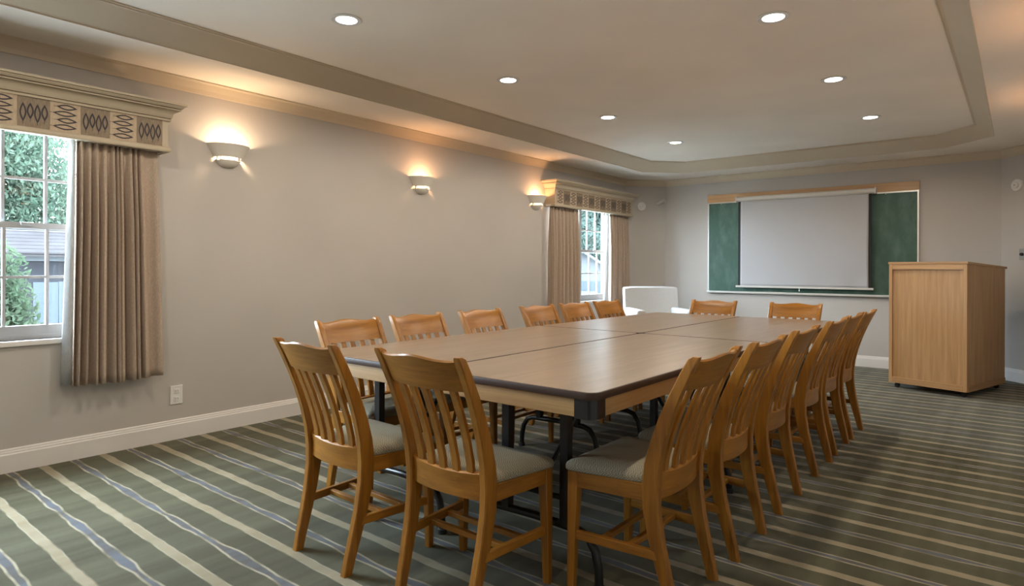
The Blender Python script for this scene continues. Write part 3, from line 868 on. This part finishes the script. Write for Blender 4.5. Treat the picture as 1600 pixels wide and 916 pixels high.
def tree(x, y, h, r, label, mat, seed, droop=0, n=9000, size=.12):
    t = thing('tree', label, 'tree', (x, y, GZ), 0, 'trees outside the windows')
    rnd = random.Random(seed)
    MB().tube([(0, 0, 0), (.05, .03, h * .3), (-.05, .08, h * .65), (0, 0, h * .85)], .16, 10).build('trunk', 'bark', t, smooth=True)
    for k in range(5):
        a = k * 1.3 + seed; MB().tube([(0, 0, h * (.3 + .08 * k)), (r * .4 * math.cos(a), r * .4 * math.sin(a), h * (.45 + .08 * k)), (r * .75 * math.cos(a), r * .75 * math.sin(a), h * (.5 + .09 * k))], .05, 6).build('branch', 'bark', t, smooth=True)
    bl = [(0, 0, h * .62, r * .8, r * .8, h * .36, .4)]
    for k in range(8):
        a = k * .785 + seed * .3; bl.append((r * .6 * math.cos(a), r * .6 * math.sin(a), h * rnd.uniform(.35, .8), r * .45, r * .45, h * rnd.uniform(.12, .22), .09))
    foliage('crown', mat, t, bl, n, size, seed, droop)
tree(-19.0, 4.3, 9.5, 3.1, 'drooping pale green tree seen through the left panes of the near window', 'leaf1', 11, 1.2, 60000, .075)
tree(-20.5, 9.0, 4.9, 2.0, 'low pale green tree behind the right end of the shingled outbuilding', 'leaf3', 12, .5, 9000, .13)
tree(-12.0, 26.0, 10.0, 3.6, 'hazy green tree filling the panes of the far window', 'leaf3', 13, .5, 22000, .13)
tree(-6.0, 31.0, 9.0, 3.2, 'hazy green tree far behind, at the right of the far window', 'leaf3', 14, .5, 14000, .14)
def shrub(x, y, r, h, label, seed, n=3500, mat='leaf2', size=.040):
    t = thing('shrub', label, 'shrub', (x, y, GZ), 0, 'shrubs outside the windows')
    MB().tube([(0, 0, 0), (.02, 0, h * .4), (0, .05, h * .7)], .04, 6).build('stem', 'bark', t)
    rnd = random.Random(seed)
    bl = [(0, 0, h * .5, r * .8, r * .8, h * .48, .5)] + [(rnd.uniform(-r, r) * .6, rnd.uniform(-r, r) * .6, h * rnd.uniform(.35, .85), r * .4, r * .4, h * .2, .12) for _ in range(5)]
    foliage('foliage', mat, t, bl, n, size, seed)
shrub(-3.7, 1.72, .48, 2.4, 'tall leafy shrub just outside the near window', 21, 8000)
shrub(-4.9, 2.42, .42, 1.30, 'low leafy shrub in front of the grey fence', 22)
shrub(-8.6, 20.3, 1.3, 3.9, 'big round hazy bush behind the pale shed', 24, 9000, 'leaf3', .09)
shrub(-8.0, 23.2, 1.3, 3.9, 'big round hazy bush at the right of the far window', 25, 9000, 'leaf3', .09)
# outbuilding with a shingled roof
t = thing('outbuilding', 'low slate grey outbuilding with a weathered shingle roof seen through the near window', 'building', (-13.0, 4.2, GZ))
MB().box(-2.2, 0, -5.0, 3.2, 0, 2.35).build('wall', 'siding', t)
MB().box(.02, .10, -5.2, 3.4, 2.18, 2.36).build('fascia', 'white_roof', t)
roof = MB().rings([[(.35, y, 2.33), (-2.1, y, 3.12), (-2.1, y, 3.07), (.35, y, 2.28)] for y in (-5.3, 3.5)]).build('roof_deck', 'shingle', t)
for k in range(9):
    a = k / 9; x = .38 - 2.45 * a; z = 2.34 + .79 * a
    MB().rings([[(x, y, z + .035), (x - .32, y, z + .125), (x - .32, y, z + .100), (x, y, z)] for y in (-5.3, 3.5)]).build('shingle_course', 'shingle', roof)
for y in (-1.2, .9):
    w = MB().box(0, .05, y, y + .9, 1.0, 1.9).build('window', 'white_roof', t)
    MB().box(.05, .055, y + .06, y + .84, 1.06, 1.84).build('pane', 'dark_glass', w)
t = thing('garden_fence', 'weathered blue grey board fence beyond the near window', 'fence', (-6.6, 2.75, GZ))
bd = None
for k in range(22):
    if bd is None: bd = MB().box(0, .02, 0, .145, .03, 1.84).build('board', 'fence', t); o = bd
    else: o = bd.copy(); COL.objects.link(o)
    o.location = (random.uniform(-.004, .004), k * .152, random.uniform(-.015, .015))
for z in (.35, 1.25): MB().box(-.05, 0, 0, 22 * .152, z, z + .09).build('rail', 'fence', t)
# pale shed beyond the far window
t = thing('garden_shed', 'pale shed with a white pitched roof outside the far window', 'building', (-4.7, 14.2, GZ), math.radians(35))
MB().box(-1.2, 1.2, -1.0, 1.0, 0, 1.75).build('wall', 'pale_siding', t)
for s in (-1, 1):
    MB().rings([[(s * 1.4, y, 1.65), (0, y, 2.55), (0, y, 2.48), (s * 1.4, y, 1.58)] for y in (-1.2, 1.2)]).build('roof_slope', 'white_roof', t)
MB().rings([[(-1.2, y, 1.75), (1.2, y, 1.75), (0, y, 2.48)] for y in (-1.0, -.96)]).build('gable', 'white_roof', t)
d = MB().box(-.4, .4, -1.03, -1.0, .0, 1.5).build('door', 'white_roof', t)
